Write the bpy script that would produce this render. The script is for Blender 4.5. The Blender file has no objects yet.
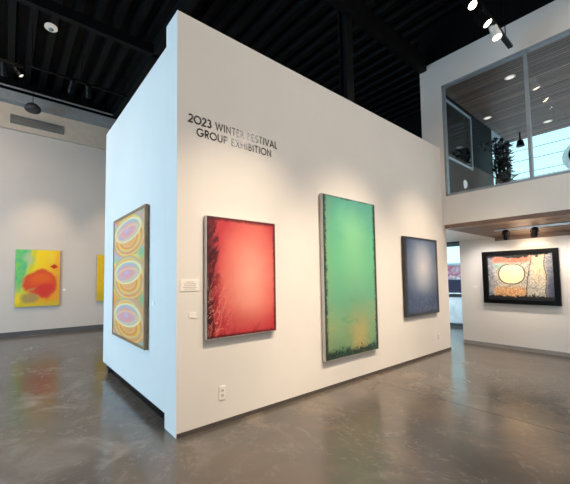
import bpy, bmesh, math, random
from mathutils import Vector, Matrix
random.seed(7)
C = bpy.context.scene.collection
PI = math.pi

# ------------------------------------------------------------------ node helpers
class X:
    """A socket expression inside one node tree."""
    def __init__(s, m, sock): s.m, s.s = m, sock
    def _op(s, op, o=None, p=None, clamp=False):
        n = s.m.nodes.new('ShaderNodeMath'); n.operation = op; n.use_clamp = clamp
        for i, a in enumerate((s, o, p)):
            if a is None: continue
            if isinstance(a, X): s.m.links.new(a.s, n.inputs[i])
            else: n.inputs[i].default_value = a
        return X(s.m, n.outputs[0])
    def __add__(s, o): return s._op('ADD', o)
    __radd__ = __add__
    def __sub__(s, o): return s._op('SUBTRACT', o)
    def __rsub__(s, o): return (s * -1) + o
    def __mul__(s, o): return s._op('MULTIPLY', o)
    __rmul__ = __mul__
    def __truediv__(s, o): return s._op('DIVIDE', o)
    def abs(s): return s._op('ABSOLUTE')
    def sqrt(s): return s._op('SQRT')
    def sin(s): return s._op('SINE')
    def fract(s): return s._op('FRACT')
    def floor(s): return s._op('FLOOR')
    def pow(s, e): return s._op('POWER', e)
    def min(s, o): return s._op('MINIMUM', o)
    def max(s, o): return s._op('MAXIMUM', o)
    def clamp(s): return s._op('ADD', 0.0, clamp=True)
    def sm(s, a, b):                                     # smoothstep a..b -> 0..1
        n = s.m.nodes.new('ShaderNodeMapRange'); n.interpolation_type = 'SMOOTHSTEP'
        rev = a > b
        if rev: a, b = b, a
        n.inputs['From Min'].default_value = a; n.inputs['From Max'].default_value = b
        if rev: n.inputs['To Min'].default_value = 1; n.inputs['To Max'].default_value = 0
        s.m.links.new(s.s, n.inputs['Value']); return X(s.m, n.outputs['Result'])

def srgb(c):
    return tuple(((v / 255) / 12.92 if v / 255 <= .04045 else ((v / 255 + .055) / 1.055) ** 2.4) for v in c[:3]) + (1,)

class Mat:
    def __init__(s, name):
        s.mat = bpy.data.materials.new(name); s.mat.use_nodes = True
        s.t = s.mat.node_tree; s.nodes = s.t.nodes; s.links = s.t.links
        s.b = s.nodes['Principled BSDF']; s._uv = None
    def coords(s, kind='Object'):
        n = s.nodes.new('ShaderNodeTexCoord'); return n.outputs[kind]
    def sep(s, sock):
        n = s.nodes.new('ShaderNodeSeparateXYZ'); s.links.new(sock, n.inputs[0])
        return [X(s, n.outputs[i]) for i in range(3)]
    def vec(s, x, y, z=0.0):
        n = s.nodes.new('ShaderNodeCombineXYZ')
        for i, a in enumerate((x, y, z)):
            if isinstance(a, X): s.links.new(a.s, n.inputs[i])
            else: n.inputs[i].default_value = a
        return n.outputs[0]
    def noise(s, v, scale=5, detail=3, rough=.5, dist=0):
        n = s.nodes.new('ShaderNodeTexNoise'); s.links.new(v, n.inputs['Vector'])
        n.inputs['Scale'].default_value = scale; n.inputs['Detail'].default_value = detail
        n.inputs['Roughness'].default_value = rough; n.inputs['Distortion'].default_value = dist
        return X(s, n.outputs[0])
    def voro(s, v, scale=5, feature='F1'):
        n = s.nodes.new('ShaderNodeTexVoronoi'); n.feature = feature; s.links.new(v, n.inputs['Vector'])
        n.inputs['Scale'].default_value = scale; return X(s, n.outputs['Distance'])
    def mix(s, f, a, b):                                 # colours: tuples in sRGB 0-255 or sockets
        n = s.nodes.new('ShaderNodeMix'); n.data_type = 'RGBA'
        def put(v, i):
            if isinstance(v, tuple): n.inputs[i].default_value = srgb(v)
            else: s.links.new(v, n.inputs[i])
        if isinstance(f, X): s.links.new(f.s, n.inputs[0])
        else: n.inputs[0].default_value = f
        put(a, 6); put(b, 7); return n.outputs[2]
    def ramp(s, f, stops, interp='LINEAR'):
        n = s.nodes.new('ShaderNodeValToRGB'); s.links.new(f.s, n.inputs[0]); r = n.color_ramp; r.interpolation = interp
        while len(r.elements) < len(stops): r.elements.new(.5)
        for e, (p, c) in zip(r.elements, stops): e.position = p; e.color = srgb(c)
        return n.outputs[0]
    def color(s, sock): s.links.new(sock, s.b.inputs['Base Color']) if not isinstance(sock, tuple) else setattr(s.b.inputs['Base Color'], 'default_value', srgb(sock))
    def set(s, **k):
        for a, v in k.items():
            i = s.b.inputs[a.replace('_', ' ')]
            if isinstance(v, X): s.links.new(v.s, i)
            else: i.default_value = v
        return s
    def bump(s, h, strength=.2, dist=.01):
        n = s.nodes.new('ShaderNodeBump'); n.inputs['Strength'].default_value = strength; n.inputs['Distance'].default_value = dist
        s.links.new(h.s, n.inputs['Height']); s.links.new(n.outputs[0], s.b.inputs['Normal'])

def plain(name, col, rough=.5, metal=0, spec=.5, var=.06, scale=6, bump=0):
    m = Mat(name); v = m.coords()
    n = m.noise(v, scale, 4, .6)
    dark = tuple(int(c * (1 - var)) for c in col); lite = tuple(min(255, int(c * (1 + var))) for c in col)
    m.color(m.mix(n.sm(.3, .7), dark, lite)); m.set(Roughness=rough, Metallic=metal)
    m.b.inputs['Specular IOR Level'].default_value = spec
    if bump: m.bump(m.noise(v, 60, 4, .6), bump, .004)
    return m.mat

def emit(name, col, strength):
    m = Mat(name); m.color((20, 20, 20)); m.b.inputs['Emission Color'].default_value = srgb(col)
    m.b.inputs['Emission Strength'].default_value = strength; return m.mat

# ------------------------------------------------------------------ mesh helpers
def B(): return bmesh.new()
def box(bm, x0, x1, y0, y1, z0, z1, bev=0):
    r = bmesh.ops.create_cube(bm, size=1)
    bmesh.ops.scale(bm, vec=(x1 - x0, y1 - y0, z1 - z0), verts=r['verts'])
    bmesh.ops.translate(bm, vec=((x0 + x1) / 2, (y0 + y1) / 2, (z0 + z1) / 2), verts=r['verts'])
    if bev:
        ed = list({e for v in r['verts'] for e in v.link_edges})
        bmesh.ops.bevel(bm, geom=ed, offset=bev, segments=2, affect='EDGES', profile=.6)
    return bm
def tube(bm, p, q, r, r2=None, seg=16, cap=True):
    p, q = Vector(p), Vector(q); d = q - p
    M = Matrix.Translation((p + q) / 2) @ d.to_track_quat('Z', 'Y').to_matrix().to_4x4()
    bmesh.ops.create_cone(bm, cap_ends=cap, segments=seg, radius1=r, radius2=r if r2 is None else r2, depth=d.length, matrix=M)
    return bm
def poly_prism(bm, pts, z0, z1):                         # plan polygon; z0/z1 numbers or functions of (x,y)
    f0 = z0 if callable(z0) else (lambda x, y: z0); f1 = z1 if callable(z1) else (lambda x, y: z1)
    a = [bm.verts.new((x, y, f0(x, y))) for x, y in pts]; b = [bm.verts.new((x, y, f1(x, y))) for x, y in pts]
    bm.faces.new(a[::-1]); bm.faces.new(b); n = len(pts)
    for i in range(n): bm.faces.new((a[i], a[(i + 1) % n], b[(i + 1) % n], b[i]))
    return bm
def lathe(bm, prof, seg=24, M=None):                     # prof: list (r, z)
    rings = []
    for r, z in prof:
        rings.append([bm.verts.new((r * math.cos(2 * PI * i / seg), r * math.sin(2 * PI * i / seg), z)) for i in range(seg)])
    for a, b in zip(rings, rings[1:]):
        for i in range(seg): bm.faces.new((a[i], a[(i + 1) % seg], b[(i + 1) % seg], b[i]))
    bm.faces.new(rings[0][::-1]); bm.faces.new(rings[-1])
    if M is not None: bmesh.ops.transform(bm, matrix=M, verts=[v for r in rings for v in r])
    return bm
def obj(name, bm, mat, parent=None, smooth=False):
    bmesh.ops.recalc_face_normals(bm, faces=bm.faces)
    me = bpy.data.meshes.new(name); bm.to_mesh(me); bm.free()
    me.materials.append(mat)
    if smooth:
        for f in me.polygons: f.use_smooth = True
    o = bpy.data.objects.new(name, me); C.objects.link(o)
    if parent: o.parent = parent
    return o
def struct(name, bm, mat, parent=None):
    o = obj(name, bm, mat, parent)
    if not parent: o['kind'] = 'structure'
    return o
def thing(name, label, cat, loc=(0, 0, 0), rz=0, group=None):
    o = bpy.data.objects.new(name, None); C.objects.link(o); o.empty_display_size = .1
    o.location = loc; o.rotation_euler = (0, 0, rz); o['label'] = label; o['category'] = cat
    if group: o['group'] = group
    return o
def tag(o, label, cat, group=None):
    o['label'] = label; o['category'] = cat
    if group: o['group'] = group
    return o
def empty_struct(name):
    o = bpy.data.objects.new(name, None); C.objects.link(o); o['kind'] = 'structure'; return o
def dup(root, loc, rot=None, label=None):
    r = root.copy(); C.objects.link(r); r.location = loc
    if rot is not None: r.rotation_euler = rot
    if label: r['label'] = label
    for ch in list(root.children):
        c = ch.copy(); C.objects.link(c); c.parent = r
        for g in ch.children:
            d = g.copy(); C.objects.link(d); d.parent = c
    return r

# ------------------------------------------------------------------ key dimensions (metres)
H = 4.22          # gallery partition height
XE = 6.11         # partition far end
XW = 5.97         # upper window wall
XR = 7.046        # wall under the mezzanine
YB = 7.94         # far wall
ZD = 6.95         # ceiling deck
XG = 9.5          # outer glazing line
ZB = 2.495        # underside of mezzanine front
SILL, HEAD = 3.1675, 5.54

# ------------------------------------------------------------------ materials
def white_wall(name, col=(232, 229, 225)):
    m = Mat(name); v = m.coords()
    n = m.noise(v, 1.3, 5, .6)
    m.color(m.mix(n.sm(.35, .7), tuple(c - 3 for c in col), col)); m.set(Roughness=.62)
    m.b.inputs['Specular IOR Level'].default_value = .3
    m.bump(m.noise(v, 90, 4, .65), .06, .002); return m.mat
WHITE = white_wall('white_wall_paint')
WARMWALL = white_wall('far_wall_paint', (214, 200, 188))
TAN = plain('tan_bulkhead_paint', (208, 188, 166), .7, var=.02)
GREYB = plain('grey_duct_paint', (150, 150, 148), .6, var=.03)
BASE = plain('dark_baseboard_rubber', (82, 76, 72), .5, var=.08)
BASEB = plain('grey_baseboard', (92, 90, 90), .5, var=.04)
BLACKDECK = plain('black_ceiling_paint', (10, 10, 10), .6, spec=.12, var=.15, scale=2)
BLACKRIB = plain('black_rib_paint', (17, 16, 16), .5, spec=.12, var=.2, scale=1.5)
BLACKSTEEL = plain('black_steel_paint', (22, 22, 22), .5, spec=.12, var=.1)
BLACK = plain('black_fixture_metal', (12, 12, 13), .35, spec=.12, var=.1)
SILVER = plain('brushed_aluminium', (178, 178, 178), .35, .7, var=.05)
FRAMEGREY = plain('window_frame_aluminium', (150, 158, 166), .4, .2, var=.03)
DARKFRAME = plain('dark_window_gasket', (38, 42, 48), .5, var=.05)
SLATE = plain('dark_slate_wall_paint', (20, 22, 28), .6, spec=.12, var=.05)
PALEBLUE = plain('pale_fascia_paint', (196, 214, 226), .5, var=.02)
PLASTIC = plain('white_plastic', (240, 238, 232), .3, var=.01)
PAPER = plain('white_card_paper', (246, 243, 238), .6, var=.01)
INK = plain('grey_print_ink', (186, 180, 174), .6, var=.02)
SOCKET = plain('socket_slot_grey', (206, 202, 194), .4, var=.02)
VINYL = plain('black_gloss_vinyl', (20, 12, 18), .15, spec=.7, var=.02)
CONCRETE = plain('outdoor_concrete', (236, 236, 234), .8, var=.06, scale=3, bump=.1)
ASPHALT = plain('outdoor_paving', (150, 152, 152), .85, var=.08, scale=2)
LENS = emit('lit_lamp_lens', (255, 232, 205), 14)
LENSDIM = emit('lit_downlight_lens', (255, 246, 232), 1.1)
LEAF = plain('dark_leaf', (22, 24, 26), .5, var=.3)

def glass(name, fac=.12, tint=(252, 254, 255)):
    m = Mat(name); t = m.t
    tr = m.nodes.new('ShaderNodeBsdfTransparent'); tr.inputs[0].default_value = srgb(tint)
    gl = m.nodes.new('ShaderNodeBsdfGlossy'); gl.inputs['Roughness'].default_value = .015
    lw = m.nodes.new('ShaderNodeFresnel'); lw.inputs[0].default_value = 1.5
    k = X(m, lw.outputs[0]) * .9 + fac * .2
    mx = m.nodes.new('ShaderNodeMixShader'); m.links.new(k.clamp().s, mx.inputs[0])
    m.links.new(tr.outputs[0], mx.inputs[1]); m.links.new(gl.outputs[0], mx.inputs[2])
    out = m.nodes['Material Output']; m.links.new(mx.outputs[0], out.inputs[0]); m.nodes.remove(m.b)
    return m.mat
GLASS = glass('window_glass')
GLASSD = glass('dark_inner_glass', .15, (150, 160, 170))

def floor_mat():
    m = Mat('polished_concrete'); v = m.coords(); x, y, z = m.sep(v)
    w = m.noise(v, .5, 3, .5)
    big = m.noise(v, .55, 5, .55, .3)
    mid = m.noise(v, 1.7, 7, .6, .5)
    fine = m.noise(v, 14, 6, .65, .2)
    streak = m.noise(v, 1.3, 8, .66, .7)
    c = m.mix(big.sm(.3, .7), (78, 74, 70), (104, 97, 90))
    c = m.mix(mid.sm(.5, .72) * .6, c, m.mix(x.sm(-1.5, 1.5), (154, 152, 150), (124, 110, 96)))  # patch tint graded cool left to warm right, imitating the room's light
    c = m.mix(mid.sm(.46, .28) * .5, c, (74, 69, 65))
    vein = (streak - .5).abs().sm(.02, .0) * fine.sm(.4, .6) * .16
    c = m.mix(vein, c, (180, 176, 170))
    c = m.mix(w.sm(.5, .7) * .4, c, (98, 80, 64))
    c = m.mix(fine.sm(.6, .8) * .25, c, (160, 154, 146))
    d = (x - 3.0).abs().min((x + 3.1).abs()).min((y + 3.9).abs())
    joint = d.sm(.014, .006)
    c = m.mix(joint * .85, c, (48, 44, 42))
    m.color(c); m.set(Roughness=mid.sm(.25, .8) * .10 + fine * .06 + .13)
    m.b.inputs['Specular IOR Level'].default_value = .62
    m.bump(fine * .2 + mid * .3 - joint * 1.0, .06, .003)
    return m.mat
FLOOR = floor_mat()

def wood_mat():
    m = Mat('slatted_wood_soffit'); v = m.coords(); x, y, z = m.sep(v)
    p = x / .085; f = p.fract(); k = p.floor()
    tone = m.noise(m.vec(k * 7.31, y * .22 + k * 3.7, 0.0), 1.0, 1, .5)
    grain = m.noise(m.vec(x * 30, y * 1.6, z), 1.0, 2, .6)
    c = m.ramp(tone, [(.25, (96, 76, 66)), (.45, (132, 108, 94)), (.6, (152, 126, 110)), (.8, (176, 150, 134))])
    c = m.mix(grain.sm(.4, .75) * .4, c, (82, 58, 48))
    gap = (f - .5).abs().sm(.36, .44)
    c = m.mix(gap, c, (8, 7, 7)); m.color(c); m.set(Roughness=.42)
    m.bump(gap * -1.0 + grain * .1, .5, .008); return m.mat
WOOD = wood_mat()

# ------------------------------------------------------------------ setting: floor and main shell
X0, Y0, YC = -7.2, -7.2, -7.2
struct('floor', box(B(), X0 - .2, XG, Y0 - .2, YB + .2, -.12, 0), FLOOR)
bm = B(); box(bm, X0 - .2, XG + .2, Y0 - .2, YB + .2, ZD + .16, ZD + .3)
struct('ceiling', bm, BLACKDECK)
deck = B(); x = X0
while x < XG:                                             # trapezoid ribs of the metal deck
    a = [(x, ZD + .16), (x + .04, ZD), (x + .17, ZD), (x + .21, ZD + .16)]
    v0 = [deck.verts.new((px, Y0, pz)) for px, pz in a]; v1 = [deck.verts.new((px, YB, pz)) for px, pz in a]
    for i in range(3): deck.faces.new((v0[i], v0[i + 1], v1[i + 1], v1[i]))
    deck.faces.new(v0[::-1]); deck.faces.new(v1); deck.faces.new((v0[3], v0[0], v1[0], v1[3]))
    x += .36
struct('ceiling_ribs', deck, BLACKRIB)

# far wall (behind, left) with its bulkhead bands
struct('wall_far', box(B(), X0, XG, YB, YB + .2, 0, ZD + .16), WARMWALL)
struct('trim_1', box(B(), X0, XG, YB - .10, YB, 5.65, 6.33), TAN)
struct('trim_2', box(B(), X0, XG, YB - .32, YB, 6.33, 6.60), GREYB)
bm = B(); box(bm, X0, XG, YB - .16, YB, 6.60, ZD + .15); struct('trim_3', bm, BLACKDECK)
struct('baseboard_far', box(B(), X0, XG, YB - .02, YB, 0, .12), BASEB)

# left wall with big daylight windows (outside the frame)
def wall_with_holes(bm, axis, c0, c1, a0, a1, z0, z1, holes):
    """holes: list (h0,h1,hz0,hz1) sorted along the wall"""
    def put(u0, u1, w0, w1):
        if u1 - u0 < 1e-4 or w1 - w0 < 1e-4: return
        if axis == 'x': box(bm, c0, c1, u0, u1, w0, w1)
        else: box(bm, u0, u1, c0, c1, w0, w1)
    cur = a0
    for h0, h1, hz0, hz1 in holes:
        put(cur, h0, z0, z1); put(h0, h1, z0, hz0); put(h0, h1, hz1, z1); cur = h1
    put(cur, a1, z0, z1); return bm
LW = [(.2, 5.2, .3, 4.6)]
struct('wall_left', wall_with_holes(B(), 'x', X0 - .2, X0, Y0, YB, 0, ZD + .16, LW), WHITE)
struct('wall_front', wall_with_holes(B(), 'y', Y0 - .2, Y0, X0, XG, 0, ZD + .16, [(5.9, 7.3, 6.0, 6.92)]), WHITE)

def window_frame(name, axis, c, u0, u1, z0, z1, mull=(), t=.05, d=.08, mat=FRAMEGREY, gm=None, rail=()):
    root = empty_struct(name)
    def bx(bm, a0, a1, w0, w1, dd=d):
        if axis == 'x': box(bm, c - dd / 2, c + dd / 2, a0, a1, w0, w1)
        else: box(bm, a0, a1, c - dd / 2, c + dd / 2, w0, w1)
    bm = B(); bx(bm, u0, u0 + t, z0, z1); bx(bm, u1 - t, u1, z0, z1); bx(bm, u0, u1, z0, z0 + t); bx(bm, u0, u1, z1 - t, z1)
    obj('window_frame', bm, mat, root)
    for q in mull:
        bm = B(); bx(bm, q - t / 2, q + t / 2, z0 + t, z1 - t); obj('mullion', bm, mat, root)
    for q in rail:
        bm = B(); bx(bm, u0 + t, u1 - t, q - t / 2, q + t / 2); obj('rail', bm, mat, root)
    ed = [u0 + t * .8] + sorted(mull) + [u1 - t * .8]
    for a, b in zip(ed, ed[1:]):
        bm = B(); bx(bm, a, b, z0 + t * .8, z1 - t * .8, .008); obj('pane', bm, gm or GLASS, root)
    return root
window_frame('window_5', 'x', X0 - .1, .2, 5.2, .3, 4.6, (1.45, 2.7, 3.95))
window_frame('added_clerestory', 'y', Y0 - .1, 5.9, 7.3, 6.0, 6.92)  # unseen clerestory, added as a bright reflection for the glossy lettering

# ------------------------------------------------------------------ the partition
bm = B(); box(bm, .022, XE, 0, .28, 0, H)
struct('wall_partition', bm, WHITE)
struct('baseboard_partition', box(B(), .026, XE, -.008, .0, 0, .042), BASE)

pw = thing('movable_wall_panel', 'tall white rolling wall panel raised above the floor beside the partition corner', 'wall panel', (.122, 1.57, 0))
bm = B(); box(bm, -.1, .12, .281 - 1.57, 2.90 - 1.57, .1487, 3.9966); obj('panel_board', bm, WHITE, pw)
bm = B(); box(bm, -.03, .06, .30 - 1.57, 2.78 - 1.57, 0, .149); obj('plinth', bm, BLACK, pw)
for yy in (2.72 - 1.57,):
    bm = B(); box(bm, -.085, -.035, yy - .03, yy + .03, .11, .15); c = obj('caster', bm, SILVER, pw)
    bm = B(); tube(bm, (-.075, yy, .05), (-.045, yy, .05), .05, seg=20); tube(bm, (-.08, yy, .05), (-.08, yy, .12), .008); obj('wheel', bm, BASEB, c)

# ------------------------------------------------------------------ upper window wall (mezzanine)
YN = .35
bm = wall_with_holes(B(), 'x', XW, XW + .12, Y0, YN, ZB, 6.13, [(-6.8, -.08, SILL, HEAD)])
struct('wall_right', bm, WHITE)
struct('beam_2', box(B(), XW + .01, XW + .22, Y0, YN, 6.13, ZD + .15), BLACKDECK)
window_frame('window_1', 'x', XW + .05, -6.8, -.08, SILL, HEAD, (-5.48, -4.12, -2.78, -1.455), t=.045, d=.10)
struct('trim_6', box(B(), XW + .004, XW + .016, -6.8, -.08, HEAD - .022, HEAD), DARKFRAME)

# slate-coloured side wall of the upper level with its inner window
bm = wall_with_holes(B(), 'y', .06, .33, XW + .12, XG, 3.0, ZD + .15, [(XW + .25, 7.9, 4.17, 5.47)])
struct('wall_upper_side', bm, SLATE)
window_frame('window_2', 'y', .05, XW + .24, 7.93, 4.13, 5.49, (), t=.05, d=.04, mat=PALEBLUE, gm=GLASSD)
struct('trim_4', box(B(), XG, 11.05, .06, .33, 5.30, 5.62), PALEBLUE)
struct('upper_floor', box(B(), XW + .12, XG, -6.9, .33, 2.75, 3.0), CONCRETE)
struct('ceiling_upper', box(B(), XW + .12, 11.05, -8.2, .06, 5.62, 5.80), WOOD)
struct('roof', box(B(), XW + .12, 11.1, -8.2, .33, 5.80, 5.9), BLACKDECK)
# ------------------------------------------------------------------ soffit, wall below the mezzanine, corridor
sl = lambda x, y: ZB - (x - XW) * .164
sl2 = lambda x, y: sl(x, y) + .08
struct('soffit', poly_prism(B(), [(XW + .0, Y0), (XR + .02, Y0), (XR + .02, -.59), (XW + .0, -.03)], sl, sl2), WOOD)
struct('soffit_white', poly_prism(B(), [(XW + .0, -.03), (XR + .02, -.59), (XR + .02, 1.9), (XW + .0, 1.9)], sl, sl2), WHITE)
struct('wall_lower_right', poly_prism(B(), [(XR, Y0), (XR + .2, Y0), (XR + .2, .1), (XR, .1)], 0, 2.74), WHITE)
struct('trim_5', box(B(), XR - .03, XR, Y0, -.59, 2.25, 2.325), WOOD)
struct('baseboard_right', box(B(), XR - .015, XR, Y0, .1, 0, .075), GREYB)
# storefront end of the building
bm = wall_with_holes(B(), 'x', XG, XG + .2, Y0, YB, 0, ZD + .16, [(.15, 3.3, .0, 2.52)]) if False else B()
wall_with_holes(bm, 'x', XG, XG + .15, .13, YB, 0, ZD + .16, [(.2, 3.3, 0, 2.52)])
struct('wall_end', bm, BLACKDECK)
struct('ceiling_corridor', box(B(), XR + .02, XG, .1, YB, 2.62, 2.7), WHITE)
window_frame('window_3', 'x', XG + .07, .2, 3.3, 0, 2.52, (1.75,), t=.1, d=.1, mat=plain('grey_blue_storefront_frame', (104, 118, 128), .4, var=.03), rail=(.93,))

# ------------------------------------------------------------------ ceiling steel
struct('beam_1', box(B(), X0, XW + .0, .20, .34, 6.02, 6.34), BLACKSTEEL)
bm = B(); box(bm, 3.22, 3.40, .285, .30, H * 0, ZD); box(bm, 3.22, 3.40, .43, .445, 0, ZD); box(bm, 3.30, 3.32, .30, .43, 0, ZD)
struct('column', bm, BLACKSTEEL)
struct('beam_3', box(B(), X0, XG, 4.02, 4.14, 6.62, 6.84), BLACKSTEEL)
struct('beam_4', box(B(), 1.25, 1.40, .34, YB - .2, 6.62, ZD), BLACKSTEEL)
struct('beam_5', box(B(), X0, XG, -3.3, -3.16, 6.5, ZD), BLACKSTEEL)
bm = B(); tube(bm, (X0, YB - .38, 6.68), (XG, YB - .38, 6.68), .025)
tag(obj('conduit', bm, SILVER), 'thin grey conduit running along the top of the far bulkhead', 'pipe')

# ------------------------------------------------------------------ paintings
def uvc(m, w, h):
    x, y, z = m.sep(m.coords()); return x / w + .5, z / h + .5
def red_mat(w, h):
    m = Mat('red_painting'); u, v = uvc(m, w, h); P = m.vec(u * w, v * h, 0.0)
    n1 = m.noise(P, 3, 5, .6, .4); n2 = m.noise(P, 11, 7, .7, 1.6); n3 = m.noise(m.vec(u * w * 3 + n2 * .5, v * h * 2 - u * 2, 0.0), 1.7, 5, .62, 2.0)
    du = (u - .60) / .50; dv = (v - .50) / .60
    r = (du * du + dv * dv).sqrt() + (n1 - .5) * .25
    c = m.ramp(r, [(0, (244, 176, 156)), (.4, (240, 150, 134)), (.72, (226, 112, 102)), (1, (194, 60, 68))])
    c = m.mix((1 - v).sm(.72, .92) * .5, c, (186, 52, 62))
    edge = (u + (n3 - .5) * .22 + (n2 - .5) * .12)
    L = edge.sm(.19, .06)
    Bt = (v + (n3 - .5) * .16 + u * .03).sm(.13, .02)
    tex = m.ramp(n3, [(.25, (36, 14, 18)), (.42, (110, 22, 36)), (.52, (200, 70, 78)), (.6, (92, 30, 36)), (.72, (168, 118, 104)), (.85, (52, 24, 22))])
    c = m.mix(L * .9, c, tex); c = m.mix(Bt * .8, c, m.ramp(n3, [(.3, (120, 16, 30)), (.5, (214, 64, 74)), (.62, (140, 22, 38)), (.8, (60, 20, 22))]))
    dk = (u + (n3 - .5) * .3).sm(.11, .02).max((u + (n3 - .5) * .5).sm(.16, .08) * v.sm(.35, .6) * .8)
    c = m.mix(dk * .85, c, (38, 14, 18))
    crease = (n3 - .5).abs().sm(.025, 0.0) * u.sm(.46, .1) * v.sm(.6, .3) * .55
    c = m.mix(crease, c, (246, 190, 165))
    T = (v + (n2 - .5) * .05).sm(.955, .985).max((v + (n2 - .5) * .06).sm(.035, .012)); R = (u + (n2 - .5) * .05).sm(.945, .98)
    c = m.mix(T.max(R) * .85, c, (64, 18, 22))
    m.color(c); m.set(Roughness=.32); m.bump(n3 * (L.max(Bt)) * 1.0, .5, .012); return m.mat
def green_mat(w, h):
    m = Mat('green_painting'); u, v = uvc(m, w, h); P = m.vec(u * w, v * h, 0.0)
    n1 = m.noise(P, 1.6, 5, .6, .6); n2 = m.noise(P, 14, 8, .75, 1.2); n3 = m.noise(m.vec(u * w * 1.1, v * h * 2.6, 0.0), 2.4, 6, .65, 1.2)
    c = m.ramp(v + (n1 - .5) * .3, [(0, (108, 150, 116)), (.18, (138, 174, 128)), (.34, (110, 178, 142)), (.6, (110, 198, 152)), (.82, (106, 192, 156)), (1, (84, 164, 148))])
    g = ((u - .56).abs() + (n1 - .5) * .3).sm(.42, .0) * v.sm(.2, .7) * v.sm(1.05, .75)
    c = m.mix(g * .7, c, (150, 220, 166))
    tn = m.noise(P, 2.1, 6, .65, .9)
    warm = tn.sm(.47, .68) * v.sm(.42, .12)
    c = m.mix(warm * .85, c, (190, 170, 112))
    c = m.mix(((u - .62).abs() + (tn - .5) * .5).sm(.22, .02) * v.sm(.36, .1) * .8, c, (196, 178, 116))
    c = m.mix(n3.sm(.55, .7) * v.sm(.45, .2) * .6, c, (70, 160, 124))
    c = m.mix((u + (n1 - .5) * .3).sm(.22, .02) * .3, c, (156, 148, 104))
    dark = m.ramp(n2, [(.3, (12, 22, 22)), (.5, (24, 52, 50)), (.62, (70, 96, 70)), (.75, (150, 110, 70))])
    j = (n2 - .5) * .14
    e = ((u + j).sm(.065, .03)).max((u + j).sm(.93, .965)).max((v + j * .5).sm(.99, .995)).max((v + j * 1.2).sm(.07, .03))
    c = m.mix(e * .95, c, dark)
    m.color(c); m.set(Roughness=.3); m.bump(n2 * e + n1 * .2, .35, .006); return m.mat
def blue_mat(w, h):
    m = Mat('blue_painting'); u, v = uvc(m, w, h); P = m.vec(u * w, v * h, 0.0)
    n1 = m.noise(P, 2.2, 6, .65, .6); n2 = m.noise(P, 12, 8, .75, 1.5)
    du = (u - .52) / .55; dv = (v - .62) / .62
    r = (du * du + dv * dv).sqrt() + (n1 - .5) * .25
    c = m.ramp(r, [(0, (212, 212, 220)), (.3, (172, 182, 200)), (.6, (112, 132, 160)), (.95, (66, 88, 124))])
    c = m.mix(v.sm(.4, .1) * .7, c, m.ramp(n2, [(.3, (24, 36, 66)), (.5, (62, 80, 120)), (.65, (112, 126, 156)), (.8, (30, 44, 76))]))
    j = (n2 - .5) * .1
    e = ((u + j).sm(.075, .03)).max((u + j).sm(.93, .965)).max((v + j).sm(.955, .985)).max((v + j).sm(.06, .02))
    c = m.mix(e * .9, c, (26, 32, 42)); m.color(c); m.set(Roughness=.32); m.bump(n2 * .5, .2, .005); return m.mat
def swirl_mat(w, h):
    m = Mat('swirl_painting'); u, v = uvc(m, w, h)
    n = m.noise(m.vec(u * 2, v * 5, 0.0), 1.2, 2, .5)
    cell = (v * 3).fract() - .5; k = (v * 3).floor()
    tw = k * .9 + 1.0
    bg = m.ramp((u * 1.1 + v * 4.3 + n * .9).fract(), [(0, (232, 164, 62)), (.18, (240, 210, 96)), (.32, (150, 196, 150)), (.46, (186, 180, 200)), (.6, (232, 150, 140)), (.78, (236, 142, 44)), (1, (232, 164, 62))])
    c = bg
    def ell(cx, cy, ax, ay, ang, lo, hi, stops, f=1.0):
        nonlocal c
        dx = u - cx; dy = cell - cy
        ca, sa = math.cos(ang), math.sin(ang)
        ex = (dx * ca + dy * sa) / ax; ey = (dy * ca - dx * sa) / ay
        d = (ex * ex + ey * ey).sqrt() + (n - .5) * .12
        mask = d.sm(lo - .03, lo + .02) * d.sm(hi + .03, hi - .02)
        c = m.mix(mask * f, c, m.ramp(((d - lo) / (hi - lo)).clamp(), stops))
    O, Y, PK, LV, GN, CR = (240, 140, 40), (252, 214, 88), (238, 130, 136), (184, 158, 208), (132, 190, 150), (246, 232, 190)
    WH = (250, 232, 196)
    ell(.5, -.03, .50, .53, 0, .0, 1.0, [(0, (244, 180, 120)), (.5, (242, 160, 84)), (.68, (250, 196, 80)), (.78, O), (.86, (250, 196, 90)), (.92, (190, 190, 130)), (1, (226, 120, 56))])
    ell(.52, -.10, .45, .40, -.15, .45, 1.0, [(0, (246, 190, 110)), (.25, (236, 120, 40)), (.5, (252, 206, 70)), (.75, (232, 116, 44)), (1, (250, 206, 110))], .9)
    ell(.48, .10, .43, .28, .16, .0, 1.0, [(0, (204, 184, 206)), (.3, (222, 150, 172)), (.5, (240, 160, 140)), (.64, (190, 170, 206)), (.78, (160, 190, 170)), (.9, WH), (1, (246, 200, 80))], .95)
    ell(.46, .04, .41, .17, .22, .62, 1.0, [(0, (236, 150, 150)), (.5, (246, 214, 150)), (1, (240, 170, 70))], .6)
    ell(.5, .03, .48, .46, .1, .93, 1.0, [(0, (190, 170, 196)), (.5, (170, 176, 150)), (1, (240, 180, 100))], .7)
    gr = ((u - .92).abs() + (cell.abs() - .5).abs() * .8).sm(.2, .05)
    c = m.mix(gr * .8, c, (110, 184, 132))
    e = (u.sm(.03, .0)).max(u.sm(.97, 1.0)); c = m.mix(e * .6, c, (226, 130, 66)); c = m.mix(.08, c, (240, 200, 170))
    m.color(c); m.set(Roughness=.4); return m.mat
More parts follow.
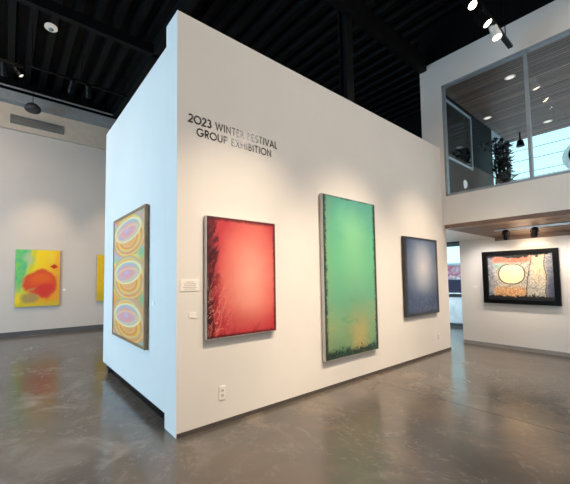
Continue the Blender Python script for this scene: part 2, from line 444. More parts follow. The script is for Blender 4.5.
def abstract_mat(w, h):
    m = Mat('yellow_red_abstract_painting'); u0, v0 = uvc(m, w, h)
    P = m.vec(u0 * w, v0 * h, 0.0)
    n1 = m.noise(P, 1.6, 5, .6, .5); n2 = m.noise(m.vec(u0 * w, v0 * h, 5.0), 1.9, 5, .6, .5); n3 = m.noise(P, 7, 6, .7, .8)
    u = u0 + (n1 - .5) * .34; v = v0 + (n2 - .5) * .26
    c = m.mix((u0 * .7 - v0 * .5 + n1 * .3).sm(.1, .6), (255, 212, 30), (244, 160, 44))
    c = m.mix(n2.sm(.5, .7) * .5, c, (252, 222, 70))
    c = m.mix((u - (v - .1) * .26).sm(.16, .04) * v.sm(.12, .45), c, m.mix(n3.sm(.4, .65), (92, 190, 130), (136, 206, 90)))
    c = m.mix(((u - .28).abs() + (v - .85).abs()).sm(.2, .06) * .8, c, (190, 200, 160))
    c = m.mix((u - (v - .1) * .3).sm(.24, .14) * (u - (v - .1) * .3).sm(.06, .14) * .6, c, (170, 200, 60))
    def blob(cx, cy, ax, ay, lo, hi, col, f=1.0):
        nonlocal c
        dx = (u - cx) / ax; dy = (v - cy) / ay; d = (dx * dx + dy * dy).sqrt()
        c = m.mix(d.sm(hi, lo) * f, c, col)
    blob(.53, .42, .42, .26, .75, 1.0, (226, 78, 44))
    blob(.66, .33, .28, .26, .7, 1.0, (230, 70, 50), .8)
    blob(.56, .47, .34, .17, .3, 1.05, (244, 104, 26), .85)
    blob(.66, .26, .26, .16, .5, 1.0, (224, 56, 48), .9)
    blob(.30, .14, .26, .13, .5, 1.0, (170, 138, 92), .85)
    blob(.34, .30, .16, .03, .2, 1.0, (180, 170, 90), .7)
    c = m.mix(((u0 - .86).abs() / .11 + (v0 - .705).abs() / .05 + (n3 - .5) * .6).sm(1.0, .75), c, (206, 44, 24))
    c = m.mix(v.sm(.1, .02) * .7, c, (214, 190, 50))
    m.color(c); m.set(Roughness=.45); return m.mat
def yellow_mat(w, h):
    m = Mat('golden_painting'); u, v = uvc(m, w, h); n = m.noise(m.vec(u * w * 2, v * h, 0.0), 1.8, 5, .6, 1)
    c = m.ramp(n, [(.3, (232, 168, 20)), (.5, (246, 196, 36)), (.7, (206, 186, 50))])
    c = m.mix(v.sm(.35, .05) * .5, c, (190, 180, 60)); m.color(c); m.set(Roughness=.45); return m.mat
def relief_mat(w, h):
    m = Mat('dark_mixed_media_painting'); u, v = uvc(m, w, h); P = m.vec(u * w, v * h, 0.0)
    n1 = m.noise(P, 3, 5, .65, .7); n2 = m.noise(P, 18, 8, .75, 1.5); n3 = m.noise(P, 42, 4, .7, .5)
    c = m.ramp(n2, [(.25, (52, 58, 74)), (.45, (120, 126, 140)), (.6, (176, 178, 182)), (.8, (88, 98, 122))])
    c = m.mix(u.sm(.70, .92) * v.sm(.95, .3) * .8, c, (38, 48, 84))
    uu = u + (n1 - .5) * .10; vv = v + (n1 - .5) * .10
    inner = uu.sm(.13, .18) * uu.sm(.86, .82)
    warm = m.ramp(n2 * .6 + n3 * .4, [(.34, (64, 68, 76)), (.45, (150, 148, 144)), (.56, (222, 212, 188)), (.68, (120, 132, 138))])
    c = m.mix(inner * vv.sm(.08, .16) * .9, c, warm)
    c = m.mix(inner * uu.sm(.64, .72) * vv.sm(.3, .7) * n2.sm(.3, .6) * .8, c, (226, 204, 152))
    c = m.mix(inner * vv.sm(.36, .26) * vv.sm(.10, .16) * uu.sm(.62, .55) * .8, c, m.ramp(n3, [(.35, (120, 76, 40)), (.5, (220, 150, 78)), (.65, (250, 210, 150))]))
    c = m.mix(inner * vv.sm(.62, .7) * uu.sm(.58, .45) * .7, c, (140, 178, 166))
    c = m.mix(inner * vv.sm(.74, .80) * uu.sm(.72, .6) * n2.sm(.35, .5) * .85, c, (210, 84, 54))
    crack = ((uu - .62 - (v - .5) * .12).abs()).sm(.012, .004).max((uu - .83).abs().sm(.012, .004)).max((n1 - .5).abs().sm(.012, .002) * .7)
    c = m.mix(crack * .8, c, (44, 46, 54))
    dx = (u - .405) / .165; dy = (v - .56) / .175
    d = (dx.abs().pow(2.3) + dy.abs().pow(2.3)).pow(1 / 2.3) + (n1 - .5) * .25
    c = m.mix(d.sm(1.13, 1.08), c, (92, 76, 62))
    c = m.mix(d.sm(1.03, .98), c, m.mix(n2.sm(.4, .7), (246, 222, 168), (255, 240, 204)))
    rag = (n2 - .5) * .12
    e = (v + rag * 1.4 + (n1 - .5) * .22).sm(.165, .14).max((v + rag + (n1 - .5) * .3).sm(.87, .89)).max((u + rag * .3).sm(.09, .075)).max((u + rag * .3).sm(.925, .935))
    c = m.mix(e, c, (12, 12, 15)); m.color(c); m.set(Roughness=.4); m.bump(n2 + d.sm(1.15, .95) * .6, .6, .015); return m.mat

def painting(name, label, cat, w, h, depth, loc, rz, mat, fmat, ft=.012, fout=.0, group=None, back=.012):
    """front faces local -Y; loc = bottom centre on the wall"""
    t = thing(name, label, cat, loc, rz, group)
    bm = B(); yf, yb = -depth, -back                     # outer frame (four bars)
    box(bm, -w / 2, -w / 2 + ft, yf, yb, 0, h); box(bm, w / 2 - ft, w / 2, yf, yb, 0, h)
    box(bm, -w / 2 + ft, w / 2 - ft, yf, yb, 0, ft); box(bm, -w / 2 + ft, w / 2 - ft, yf, yb, h - ft, h)
    obj('frame', bm, fmat, t)
    bm = B(); box(bm, -w / 2 + ft, w / 2 - ft, -.007, .007, -h / 2 + ft, h / 2 - ft)
    c = obj('canvas', bm, mat, t); c.location = (0, yf + .007 + fout, h / 2)
    bm = B(); box(bm, -w / 2 + .06, w / 2 - .06, -back - .006, 0, .1, h - .1); obj('backing', bm, BASE, t)
    return t
GF = plain('pale_metal_edge', (196, 194, 194), .4, .5, var=.03)
DF = plain('dark_metal_edge', (60, 58, 58), .4, .2, var=.03)
WF = plain('bronze_wood_frame', (150, 120, 88), .45, .1, var=.08)
BF = plain('black_wood_frame', (7, 7, 8), .4, spec=.12, var=.1)
painting('red_painting', 'salmon red abstract painting with dark frosted left edge on the white partition', 'painting', .928, 1.257, .06, (.779, 0, .892), 0, red_mat(.928, 1.257), GF, .006)
painting('green_painting', 'tall narrow green abstract painting with mottled black border on the partition', 'painting', 1.255, 2.262, .06, (2.727, 0, .391), 0, green_mat(1.255, 2.262), GF, .008)
painting('blue_painting', 'hazy dark blue painting with pale centre near the far end of the partition', 'painting', 1.26, 1.415, .06, (4.873, 0, .806), 0, blue_mat(1.26, 1.415), DF, .012)
painting('swirl_painting', 'tall painting of three stacked pastel orange and pink swirling ovals', 'painting', 1.40, 1.675, .05, (.022, 1.455, .701), -PI / 2, swirl_mat(1.40, 1.675), WF, .035, fout=.006)
painting('abstract_painting', 'yellow painting with a big red-orange blob and green corner on the far wall', 'painting', 1.06, 1.59, .05, (-.585, YB, .775), 0, abstract_mat(1.06, 1.59), GF, .008)
painting('golden_painting', 'golden yellow painting partly hidden behind the partition corner', 'painting', 1.1, 1.45, .05, (1.47, YB, .84), 0, yellow_mat(1.1, 1.45), GF, .008)
painting('framed_painting', 'wide dark mixed media painting with cream oval in a thick black frame', 'painting', 1.225, 1.095, .07, (XR, -.962, .932), -PI / 2, relief_mat(1.225, 1.095), BF, .085, fout=.03)

# ------------------------------------------------------------------ wall lettering (stroke built)
def arc(cx, cy, rx, ry, a0, a1, n=14):
    return [(cx + rx * math.cos(math.radians(a0 + (a1 - a0) * i / n)), cy + ry * math.sin(math.radians(a0 + (a1 - a0) * i / n))) for i in range(n + 1)]
G = {
 '2': (.62, [arc(.29, .70, .24, .25, 160, -40) + [(.05, .05), (.58, .05)]]),
 '0': (1.0, [arc(.5, .5, .45, .45, 0, 360, 28)]),
 '3': (.60, [arc(.27, .74, .20, .21, 150, -90) , arc(.27, .29, .25, .24, 90, -150)]),
 'W': (1.16, [[(.05, .97), (.32, .06), (.58, .90), (.84, .06), (1.11, .97)]]),
 'I': (.24, [[(.12, 0), (.12, 1)]]),
 'N': (.82, [[(.11, 0), (.11, .92), (.71, .08), (.71, 1)]]),
 'T': (.62, [[(.02, .95), (.60, .95)], [(.31, 0), (.31, .95)]]),
 'E': (.56, [[(.11, 0), (.11, 1)], [(.11, .95), (.52, .95)], [(.11, .52), (.48, .52)], [(.11, .05), (.52, .05)]]),
 'R': (.62, [[(.11, 0), (.11, .95), (.30, .95)] + arc(.30, .72, .23, .23, 90, -90) + [(.11, .49)], [(.30, .49), (.56, 0)]]),
 'F': (.54, [[(.11, 0), (.11, 1)], [(.11, .95), (.50, .95)], [(.11, .52), (.46, .52)]]),
 'S': (.56, [arc(.28, .74, .19, .21, 40, 270, 12) + arc(.28, .28, .21, .24, 90, -145, 12)[0:]]),
 'V': (.78, [[(.03, .98), (.39, .05), (.75, .98)]]),
 'A': (.80, [[(.03, 0), (.40, .94), (.77, 0)], [(.17, .30), (.63, .30)]]),
 'L': (.50, [[(.11, 1), (.11, .05), (.48, .05)]]),
 'G': (.96, [arc(.49, .5, .44, .45, 42, 352, 24) + [(.55, .44)]]),
 'O': (1.0, [arc(.5, .5, .45, .45, 0, 360, 28)]),
 'U': (.78, [[(.11, 1), (.11, .33)] + arc(.39, .33, .28, .28, 180, 360) + [(.67, 1)]]),
 'P': (.60, [[(.11, 0), (.11, .95), (.28, .95)] + arc(.28, .70, .25, .25, 90, -90) + [(.11, .45)]]),
 'X': (.70, [[(.05, 0), (.65, 1)], [(.05, 1), (.65, 0)]]),
 'H': (.80, [[(.11, 0), (.11, 1)], [(.69, 0), (.69, 1)], [(.11, .52), (.69, .52)]]),
 'B': (.60, [[(.11, .05), (.11, .95), (.27, .95)] + arc(.27, .74, .20, .21, 90, -90) + [(.11, .53)], [(.27, .53)] + arc(.27, .29, .26, .24, 90, -90) + [(.11, .05)]]),
 ' ': (.34, []),
}
def stroke(bm, pts, t, S, ox, oz, th):
    n = len(pts); P = [Vector((p[0], p[1])) for p in pts]; loop = (P[0] - P[-1]).length < 1e-4
    L, R = [], []
    for i in range(n):
        a = P[i - 1] if i > 0 else (P[-2] if loop else None); b = P[i + 1] if i < n - 1 else (P[1] if loop else None)
        d1 = (P[i] - a).normalized() if a is not None else None; d2 = (b - P[i]).normalized() if b is not None else None
        d1 = d1 or d2; d2 = d2 or d1
        nn = Vector((-d1.y, d1.x)) + Vector((-d2.y, d2.x)); nn.normalize()
        k = min(2.2, 1 / max(.3, nn.dot(Vector((-d1.y, d1.x)))))
        L.append(P[i] + nn * t / 2 * k); R.append(P[i] - nn * t / 2 * k)
    def mk(q, y): return bm.verts.new((ox + q.x * S, y, oz + q.y * S))
    f = [(mk(a, -th), mk(b, -th), mk(b2, 0), mk(a2, 0)) for a, b, b2, a2 in zip(L, R, R, L)]
    for p, q in zip(f, f[1:]):
        for i in range(4): bm.faces.new((p[i], p[(i + 1) % 4], q[(i + 1) % 4], q[i]))
    if not loop: bm.faces.new(f[0]); bm.faces.new(f[-1][::-1])
def lettering(text, x0, x1, z, cap, root, gap=.12):
    wtot = sum(G[c][0] + gap for c in text) - gap; k = (x1 - x0) / (wtot * cap)
    x = x0
    for i, c in enumerate(text):
        w, st = G[c]
        if st:
            bm = B()
            for s in st: stroke(bm, [(p[0] * k, p[1]) for p in s], .20 if i < 4 and text[0] == '2' else .16, cap, 0, 0, .004)
            o = obj('letter', bm, VINYL, root); o.location = (x - root.location.x, 0, z - root.location.z)
        x += (w + gap) * k * cap
wl = thing('wall_lettering', 'dark vinyl lettering reading 2023 WINTER FESTIVAL GROUP EXHIBITION high on the partition', 'sign', (.742, 0, 2.975))
lettering('2023 WINTER FESTIVAL', .145, 1.345, 3.098, .086, wl)
lettering('GROUP EXHIBITION', .237, 1.25, 2.975, .083, wl)

# ------------------------------------------------------------------ cards, labels, outlets
def card(label, w, h, loc, rz=0, lines=3, name='wall_label', cat='label', head=False):
    t = thing(name, label, cat, loc, rz)
    bm = B(); box(bm, -w / 2, w / 2, -.006, 0, 0, h, .001); obj('card', bm, PAPER, t)
    for i in range(lines):
        ww = w * (.36 if (head and i == 0) else random.uniform(.55, .8))
        z = h * (.8 - i * .62 / max(1, lines - 1)) if lines > 1 else h * .5
        bm = B(); xa = -ww / 2 if head else -w * .4
        box(bm, xa, xa + ww, -.0068, -.0058, z - h * .025, z + h * .025); obj('text_line', bm, INK, t)
    return t
card('wide white wall text card left of the red painting', .207, .112, (.161, 0, 1.381), lines=5, head=True)
card('small white label below the wide text card left of the red painting', .08, .055, (.192, 0, 1.112), lines=2)
card('small white label right of the green painting', .05, .05, (3.482, 0, 1.065), lines=2)
card('small white label on the wall panel right of the swirl painting', .075, .06, (.022, .62, 1.20), -PI / 2, lines=2)
card('small white label right of the yellow and red painting on the far wall', .07, .06, (.061, YB, 1.19), 0, lines=2)
card('small white label left of the black-framed painting', .07, .055, (XR, -.18, 1.24), -PI / 2, lines=2)
def outlet(label, loc, w=.078, h=.14):
    t = thing('electrical_outlet', label, 'outlet', loc)
    bm = B(); box(bm, -w / 2, w / 2, -.009, 0, 0, h, .003); obj('plate', bm, PLASTIC, t)
    for z in (h * .32, h * .68):
        bm = B(); box(bm, -w * .22, w * .22, -.0105, -.008, z - h * .1, z + h * .1); r = obj('socket', bm, SOCKET, t)
        bm = B(); box(bm, -w * .11, -w * .07, -.0112, -.0103, z - h * .04, z + h * .05); box(bm, w * .07, w * .11, -.0112, -.0103, z - h * .04, z + h * .05)
        obj('slot', bm, BLACK, r)
outlet('white outlet low on the partition below the red painting', (.53, 0, .248))
outlet('small white outlet low on the partition below the blue painting', (5.558, 0, .25), .07, .13)

# ------------------------------------------------------------------ far wall fittings
gr = thing('vent_grille', 'long grey air vent grille high on the far wall bulkhead', 'vent', (-.69, YB - .10, 5.80), 0)
bm = B(); w, h = 1.27, .25
box(bm, -w / 2, w / 2, -.02, 0, 0, .03); box(bm, -w / 2, w / 2, -.02, 0, h - .03, h); box(bm, -w / 2, -w / 2 + .03, -.02, 0, .03, h - .03); box(bm, w / 2 - .03, w / 2, -.02, 0, .03, h - .03)
obj('frame', bm, plain('vent_grey', (128, 124, 120), .5), gr)
bm = B()
for i in range(8): box(bm, -w / 2 + .03, w / 2 - .03, -.015, -.003, .035 + i * .024, .047 + i * .024)
obj('louvre', bm, plain('vent_slat_grey', (112, 108, 104), .5), gr)
sp = thing('pendant_speaker', 'black round pendant speaker hanging in front of the far bulkhead', 'speaker', (-.85, 7.2, 5.98))
lathe_bm = lathe(B(), [(.10, 0), (.17, .02), (.19, .06), (.18, .12), (.12, .19), (.03, .21)]); obj('housing', lathe_bm, plain('charcoal_speaker', (52, 52, 54), .5), sp, True)
bm = B(); tube(bm, (0, 0, .2), (0, 0, ZD - 5.98), .008, seg=8); obj('hanger', bm, BLACK, sp)
cd = thing('ceiling_fixture', 'round white ceiling fixture on the black ceiling', 'ceiling fixture', (-.663, 4.948, ZD))
bm = lathe(B(), [(.12, 0), (.125, -.03), (.10, -.05), (.05, -.055)]); obj('housing', bm, emit('lit_white_diffuser', (235, 232, 222), .55), cd, True)
bm = lathe(B(), [(.05, -.058), (.045, -.075), (.01, -.078)]); obj('centre_cap', bm, GREYB, cd, True)

# ------------------------------------------------------------------ track lights
def light_head(label, loc, aim, drop=.18, lit=True, body=BLACK, size=1.0, group=None, lens=None):
    """pivot hangs `drop` under loc; cylinder aims along `aim` (world vector)"""
    t = thing('track_light', label, 'track light', loc, 0, group)
    bm = B(); box(bm, -.045, .045, -.018, .018, -.03, 0); obj('adapter', bm, BLACK, t)
    bm = B(); tube(bm, (0, 0, -.03), (0, 0, -drop), .009, seg=8); obj('stem', bm, BLACK, t)
    d = Vector(aim).normalized(); M = Matrix.Translation((0, 0, -drop)) @ d.to_track_quat('Z', 'Y').to_matrix().to_4x4()
    s = size
    bm = lathe(B(), [(.03 * s, -.10 * s), (.05 * s, -.09 * s), (.055 * s, .02 * s), (.062 * s, .06 * s), (.062 * s, .13 * s), (.056 * s, .13 * s), (.052 * s, .10 * s)], 20, M); b = obj('lamp_housing', bm, body, t, False)
    bm = lathe(B(), [(.054 * s, .10 * s), (.052 * s, .118 * s), (.03 * s, .132 * s), (.01 * s, .136 * s)], 20, M); obj('lens', bm, lens or (LENS if lit else GREYB), b, True)
    bm = B(); r = .075 * s                                # yoke
    for q in (-1, 1):
        u = M.to_3x3() @ Vector((q, 0, 0)); c = Vector((0, 0, -drop)); tube(bm, c + u * .055 * s, c + u * r, .008)
        tube(bm, c + u * r, Vector((0, 0, -drop + .09 * s)) + u * r * .6, .006, seg=6)
    tube(bm, Vector((0, 0, -drop + .09 * s)) + (M.to_3x3() @ Vector((1, 0, 0))) * r * .6, Vector((0, 0, -drop + .09 * s)) - (M.to_3x3() @ Vector((1, 0, 0))) * r * .6, .006, seg=6)
    obj('yoke', bm, body, t)
    return t
def track(label, p, q, up=None, w=.036):
    p, q = Vector(p), Vector(q); d = (q - p).normalized(); n = Vector((-d.y, d.x, 0)) * w / 2
    bm = B(); v = [bm.verts.new(a + b + Vector((0, 0, z))) for z in (0, .04) for a, b in ((p, n), (q, n), (q, -n), (p, -n))]
    for f in ((0, 1, 2, 3), (7, 6, 5, 4), (0, 4, 5, 1), (1, 5, 6, 2), (2, 6, 7, 3), (3, 7, 4, 0)): bm.faces.new([v[i] for i in f])
    t = thing('lighting_track', label, 'lighting track'); obj('rail', bm, BLACK, t)
    for k in (.04, .5, .96):
        c = p.lerp(q, k)
        if up: bm = B(); tube(bm, (c.x, c.y, c.z + .04), (c.x, c.y, up), .008, seg=8); obj('hanger', bm, BLACK, t)
    return t
track('black lighting track hanging at the top right in front of the upper windows', (-1, -1.33, 5.51), (5.70, -1.33, 5.51), ZD, w=.07)
TG = 'spotlights on the right hand track'
light_head('lit black spotlight at the very top edge, leftmost on the right hand track', (3.80, -1.33, 5.51), (-.35, -.45, -.8), .17, group=TG)
light_head('lit black spotlight, middle one on the right hand track', (4.28, -1.33, 5.51), (.05, -.45, -.7), .17, group=TG, size=1.1)
light_head('lit white spotlight, nearest the end of the right hand track', (4.86, -1.33, 5.51), (-.1, -.25, -1), .08, body=PLASTIC, group=TG, size=1.1)
track('black lighting track hanging below the ceiling near the far wall', (-1.06, 5.12, 6.02), (1.0, 5.12, 6.02), ZD)
track('second black lighting track at the left edge near the far wall', (-3.2, 5.42, 6.12), (-1.12, 5.42, 6.12), ZD)
LG = 'spotlights near the far wall'
light_head('black spotlight at the left edge, aimed at the far wall', (-1.45, 5.42, 6.12), (.1, .6, -.8), .14, lit=False, group=LG, size=1.2)
light_head('pale glowing spotlight, second from the left edge near the far wall', (-1.21, 5.42, 6.12), (.35, -.1, -.5), .12, lit=True, group=LG, size=.9, lens=LENSDIM)
light_head('black spotlight left one of the pair on the far track', (-.22, 5.12, 6.02), (-.1, .7, -.8), .13, lit=False, group=LG, size=1.2)
light_head('black spotlight right one of the pair on the far track', (.12, 5.12, 6.02), (.2, .7, -.8), .13, lit=False, group=LG, size=1.2)

# soffit fixture above framed painting
sx = 6.45; sz = sl(sx, 0)
tk = thing('lighting_track', 'silver lighting track on the wood soffit above the framed painting', 'lighting track')
bm = B(); box(bm, sx - .02, sx + .02, -2.3, -.75, sz - .03, sz + .005); obj('rail', bm, SILVER, tk)
SG = 'spotlights under the wood soffit'
light_head('black spotlight left one of the pair under the wood soffit', (sx, -.93, sz - .03), (.7, .1, -.8), .07, lit=True, group=SG, size=.85)
light_head('black spotlight right one of the pair under the wood soffit', (sx, -1.36, sz - .03), (.7, .25, -.8), .07, lit=True, group=SG, size=.85)

# recessed downlights in upper wood ceiling
for (x, y), lab in (((6.94, -1.01), 'round recessed downlight nearest the upper window in the wood ceiling'), ((8.6, -.12), 'round recessed downlight beside the slate wall in the wood ceiling'), ((10.15, -1.01), 'round recessed downlight farthest out in the wood ceiling')):
    t = thing('downlight', lab, 'downlight', (x, y, 5.62), 0, 'downlights in the upper wood ceiling')
    obj('trim_ring', lathe(B(), [(.095, 0), (.095, -.006), (.07, -.008)]), PLASTIC, t); obj('lens', lathe(B(), [(.07, -.006), (.068, -.010), (.02, -.011)]), LENSDIM, t)
t = thing('pendant_spotlight', 'small dark spotlight hanging from the outer edge of the wood ceiling', 'spotlight', (10.4, -.36, 5.62))
obj('stem', tube(B(), (0, 0, 0), (0, 0, -.22), .02, seg=10), BLACK, t); obj('lamp_housing', lathe(B(), [(.03, -.2), (.07, -.24), (.10, -.40), (.085, -.40)]), BLACK, t)
t = thing('wall_sconce', 'small white oval wall light on the slate wall behind the upper window', 'wall light', (7.40, .06, 3.60))
bm = lathe(B(), [(.02, 0), (.05, .03), (.06, .1), (.05, .17), (.02, .2)]); obj('shade', bm, emit('lit_sconce_shade', (225, 235, 240), .6), t, True)

# dark leafy plant by the upper opening
pl = thing('leafy_plant', 'dark leafy plant silhouetted against the sky behind the upper window', 'plant', (8.75, -.36, 3.0))
obj('pot', lathe(B(), [(.16, 0), (.22, .35), (.2, .35), (.19, .3)]), BLACK, pl)
bm = B(); rnd = random.Random(3); tips = []
for i in range(26):
    a = rnd.uniform(0, 2 * PI); r = rnd.uniform(.1, .50); z = rnd.uniform(.9, 2.0); p0 = Vector((0, 0, .3)); p1 = Vector((math.cos(a) * r * .4 - .05, math.sin(a) * r * .3, z * .6)); p2 = Vector((math.cos(a) * r - .1, math.sin(a) * r * .3, z))
    tube(bm, p0, p1, .018, .013, 6); tube(bm, p1, p2, .013, .006, 6); tips += [p1.lerp(p2, k) for k in (.3, .55, .75, .9, 1)]
tube(bm, (-.3, 0, 1.55), (-1.15, .1, 1.62), .03, .02, 6)
obj('stem', bm, LEAF, pl)
bm = B()
for p in tips + [Vector((-1.1, .1, 1.62)), Vector((-.9, .08, 1.62))]:
    for k in range(6):
        d = Vector((rnd.gauss(0, 1), rnd.gauss(0, 1), rnd.gauss(0, .8))).normalized(); L = rnd.uniform(.09, .15); s = d.cross(Vector((0, 0, 1))).normalized() * L * .3
        q = p + d * rnd.uniform(0, .04); v = [bm.verts.new(c) for c in (q, q + d * L * .5 + s, q + d * L, q + d * L * .5 - s)]; bm.faces.new(v)
obj('leaves', bm, LEAF, pl)

# ------------------------------------------------------------------ outdoors
struct('ground', box(B(), XG, 90, -60, 60, -.3, -.05), ASPHALT)
wo = obj('low_wall', box(box(B(), 11.0, 11.25, -3, 9, -.05, .80), 10.96, 11.29, -3, 9, .80, .93), CONCRETE); tag(wo, 'low pale concrete wall outside the glass beyond the corridor', 'wall')
def mural():
    m = Mat('pink_red_mural'); v = m.coords(); n = m.noise(v, .9, 4, .6, 2.5); k = m.voro(v, 1.6)
    c = m.ramp(n, [(.3, (226, 226, 232)), (.44, (232, 150, 170)), (.52, (214, 60, 96)), (.6, (240, 200, 208)), (.75, (150, 120, 170))]); c = m.mix(k.sm(.25, .1), c, (250, 240, 240)); m.color(c); return m.mat
b = thing('painted_building', 'low building outside painted with a pink and red mural', 'building', (24, 8, -.05))
obj('wall', box(B(), 0, 8, -9, 9, 0, 2.35), mural(), b); obj('roof', box(B(), -.15, 8.2, -9.2, 9.2, 2.35, 2.5), PALEBLUE, b)
car = thing('parked_car', 'dark blue car parked outside beyond the low wall', 'car', (14.0, 3.0, -.05), PI / 2)
CARP = plain('dark_blue_car_paint', (40, 62, 104), .2, .3, var=.02)
prof = [(-2.1, .35), (-2.1, .75), (-1.95, .92), (-1.3, .98), (-.75, 1.42), (.5, 1.45), (1.15, .98), (1.95, .86), (2.1, .7), (2.1, .35)]
def car_prism(pr, w0, w1):
    bm = B(); a = [bm.verts.new((x, -w0 + (z > 1.0) * w1, z)) for x, z in pr]; c = [bm.verts.new((x, w0 - (z > 1.0) * w1, z)) for x, z in pr]
    bm.faces.new(a); bm.faces.new(c[::-1])
    for i in range(len(pr)): j = (i + 1) % len(pr); bm.faces.new((a[i], a[j], c[j], c[i]))
    return bm
obj('body', car_prism(prof, .86, .12), CARP, car)
obj('side_window', car_prism([(-1.1, 1.02), (-.70, 1.36), (.45, 1.38), (.98, 1.02)], .87, .115), DARKFRAME, car)
for xx in (-1.3, 1.3):
    for yy in (-.8, .8):
        wh = obj('wheel', tube(B(), (xx, yy - .1, .33), (xx, yy + .1, .33), .33, seg=24), BLACK, car); obj('hub_cap', tube(B(), (xx, yy - .105, .33), (xx, yy + .105, .33), .18, seg=16), SILVER, wh)
sg = thing('round_sign', 'round white sign with a black emblem outside the upper window at the right edge', 'sign', (14, -1.24, -.05))
obj('post', tube(B(), (0, 0, 0), (0, 0, 5.1), .05), BLACK, sg)
obj('disc', tube(B(), (-.03, 0, 5.58), (.03, 0, 5.58), .56, seg=40), PLASTIC, sg)
obj('emblem', box(tube(B(), (-.045, 0, 5.66), (-.028, 0, 5.66), .40, seg=32), -.045, -.028, -.28, .28, 5.12, 5.20), BLACK, sg)
for i, (z, za) in enumerate(((8.05, 8.2), (7.5, 7.66), (6.85, 6.9), (6.55, 6.62))):
    bm = B(); pts = [Vector((20, y, z + .00012 * (y - 2) ** 2 * 6)) for y in range(-40, 41, 4)]
    for p, q in zip(pts, pts[1:]): tube(bm, p, q, .012, seg=6)
    tag(obj('power_line', bm, BLACK), ['topmost', 'second from top', 'third from top', 'lowest'][i] + ' dark power line crossing the sky outside the upper window', 'power line', 'power lines outside')

# ------------------------------------------------------------------ lights
def area(name, loc, aim, sx_, sy_, power, col):
    l = bpy.data.lights.new(name, 'AREA'); l.shape = 'RECTANGLE'; l.size = sx_; l.size_y = sy_; l.energy = power; l.color = col
    o = bpy.data.objects.new(name, l); C.objects.link(o); o.location = loc; o.rotation_euler = Vector(aim).to_track_quat('-Z', 'Y').to_euler(); return o
def spot(name, loc, target, power, ang, col=(1, .80, .58), blend=1.0, r=.05):
    l = bpy.data.lights.new(name, 'SPOT'); l.energy = power; l.spot_size = math.radians(ang); l.spot_blend = blend; l.color = col; l.shadow_soft_size = r
    o = bpy.data.objects.new(name, l); C.objects.link(o); o.location = loc
    o.rotation_euler = (Vector(target) - Vector(loc)).to_track_quat('-Z', 'Y').to_euler(); return o
area('daylight_left', (X0 + .05, 2.7, 2.45), (1, 0, 0), 4.8, 4.0, 560, (.39, .71, 1))
area('lettering_reflection_light', (5.1, -5.95, 6.3), (0, 0, -1), 1.0, 1.35, 62, (1, .9, .82))  # added unseen light, placed to reflect in the glossy letters and fade them
area('added_clerestory_fill', (6.6, Y0 + .03, 6.46), (0, 1, 0), 1.35, .88, 60, (.95, .96, 1))  # added lamp at the made-up clerestory, meant for the lettering's reflection
W_ = (1, .78, .55)
spot('spot_red', (.75, -2.7, 5.2), (.78, 0, .45), 900, 50, W_, 1.0)
spot('spot_green', (2.75, -2.7, 5.2), (2.75, 0, .45), 850, 50, W_, 1.0)
spot('spot_blue', (4.75, -2.7, 5.2), (4.85, 0, .45), 850, 50, W_, 1.0)
spot('spot_swirl', (-1.6, 1.45, 5.3), (0, 1.45, 2.2), 34, 42, (1, .86, .7))
spot('spot_abstract', (-.5, 6.0, 5.6), (-.55, YB, 1.4), 330, 50, W_)
spot('spot_gold', (1.4, 6.0, 5.6), (1.5, YB, 1.4), 280, 50, W_)
spot('spot_framed_a', (sx, -.95, sz - .2), (XR, -.85, 1.45), 34, 110, W_, r=.03)
spot('spot_framed_b', (sx, -1.4, sz - .2), (XR, -1.1, 1.5), 34, 110, W_, r=.03)
area('room_fill', (1.5, -4.1, 6.3), (0, .0, -1), 7, 2.0, 235, (1, .88, .77))  # added overhead fill that raises the room's ambient level
area('far_wall_fill', (-4.0, 3.6, 6.4), (-.1, .35, -1), 5, 1.0, 210, (1, .76, .56))  # added warm fill, lifts the far left wall
spot('framed_wall_fill_a', (sx, -1.9, sz - .15), (XR, -1.6, .6), 40, 140, (1, .88, .78), r=.04)  # added fill without a fixture, brightens the wall around the framed painting
spot('framed_wall_fill_b', (sx, -.5, sz - .15), (XR, -.4, .6), 36, 140, (1, .9, .84), r=.04)  # second added wall fill, also without a fixture
area('soffit_fill', (6.5, -1.2, 2.1), (0, 0, 1), 1.4, .4, 5, W_)  # added upward fill so the wood soffit reads brighter
area('daylight_storefront', (9.9, 2.6, 1.35), (-1, 0, 0), 1.3, 2.2, 330, (.70, .88, 1))
area('upper_room_fill', (8.2, -3.0, 3.1), (0, 0, 1), 3.0, 4.0, 22, (1, .95, .92))  # added upward fill for the upper wood ceiling, no lamp there
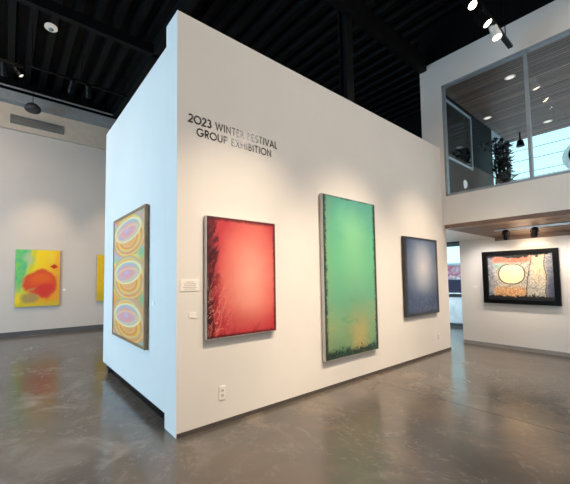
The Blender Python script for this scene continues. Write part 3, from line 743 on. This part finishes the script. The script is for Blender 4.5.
sun_ = bpy.data.lights.new('sun', 'SUN'); sun_.energy = 5.0; sun_.angle = .02; so = bpy.data.objects.new('sun', sun_); C.objects.link(so)
so.rotation_euler = Vector((-.45, -.45, -.77)).to_track_quat('-Z', 'Y').to_euler()

# world sky
wd = bpy.data.worlds.new('sky'); bpy.context.scene.world = wd; wd.use_nodes = True; nt = wd.node_tree
bg = nt.nodes['Background']; tc = nt.nodes.new('ShaderNodeTexCoord'); sp_ = nt.nodes.new('ShaderNodeSeparateXYZ'); rp = nt.nodes.new('ShaderNodeValToRGB')
nt.links.new(tc.outputs['Generated'], sp_.inputs[0]); nt.links.new(sp_.outputs[2], rp.inputs[0]); nt.links.new(rp.outputs[0], bg.inputs[0])
rp.color_ramp.elements[0].position = 0; rp.color_ramp.elements[0].color = srgb((206, 246, 246))
rp.color_ramp.elements[1].position = .8; rp.color_ramp.elements[1].color = srgb((140, 214, 240))
bg.inputs[1].default_value = 1.7

# ------------------------------------------------------------------ camera
f, yaw, pitch, roll = 322.6341, .9251, .0543, -.0092
fw = Vector((math.cos(yaw) * math.cos(pitch), math.sin(yaw) * math.cos(pitch), math.sin(pitch)))
rt = Vector((math.sin(yaw), -math.cos(yaw), 0)); up = rt.cross(fw)
r2 = rt * math.cos(roll) + up * math.sin(roll); u2 = -rt * math.sin(roll) + up * math.cos(roll)
cd_ = bpy.data.cameras.new('camera'); cam = bpy.data.objects.new('camera', cd_); C.objects.link(cam)
M = Matrix((r2, u2, -fw)).transposed().to_4x4(); M.translation = Vector((-1.288, -2.9178, 1.5)); cam.matrix_world = M
cd_.sensor_fit = 'HORIZONTAL'; cd_.sensor_width = 36; cd_.lens = f / 570 * 36; cd_.shift_x = 35.0387 / 570; cd_.shift_y = 18.9939 / 570; cd_.clip_end = 500; cd_.clip_start = .05
sc = bpy.context.scene; sc.camera = cam
sc.view_settings.view_transform = 'Standard'; sc.view_settings.look = 'None'; sc.view_settings.gamma = 1; sc.view_settings.exposure = 0; sc.view_settings.use_curve_mapping = False
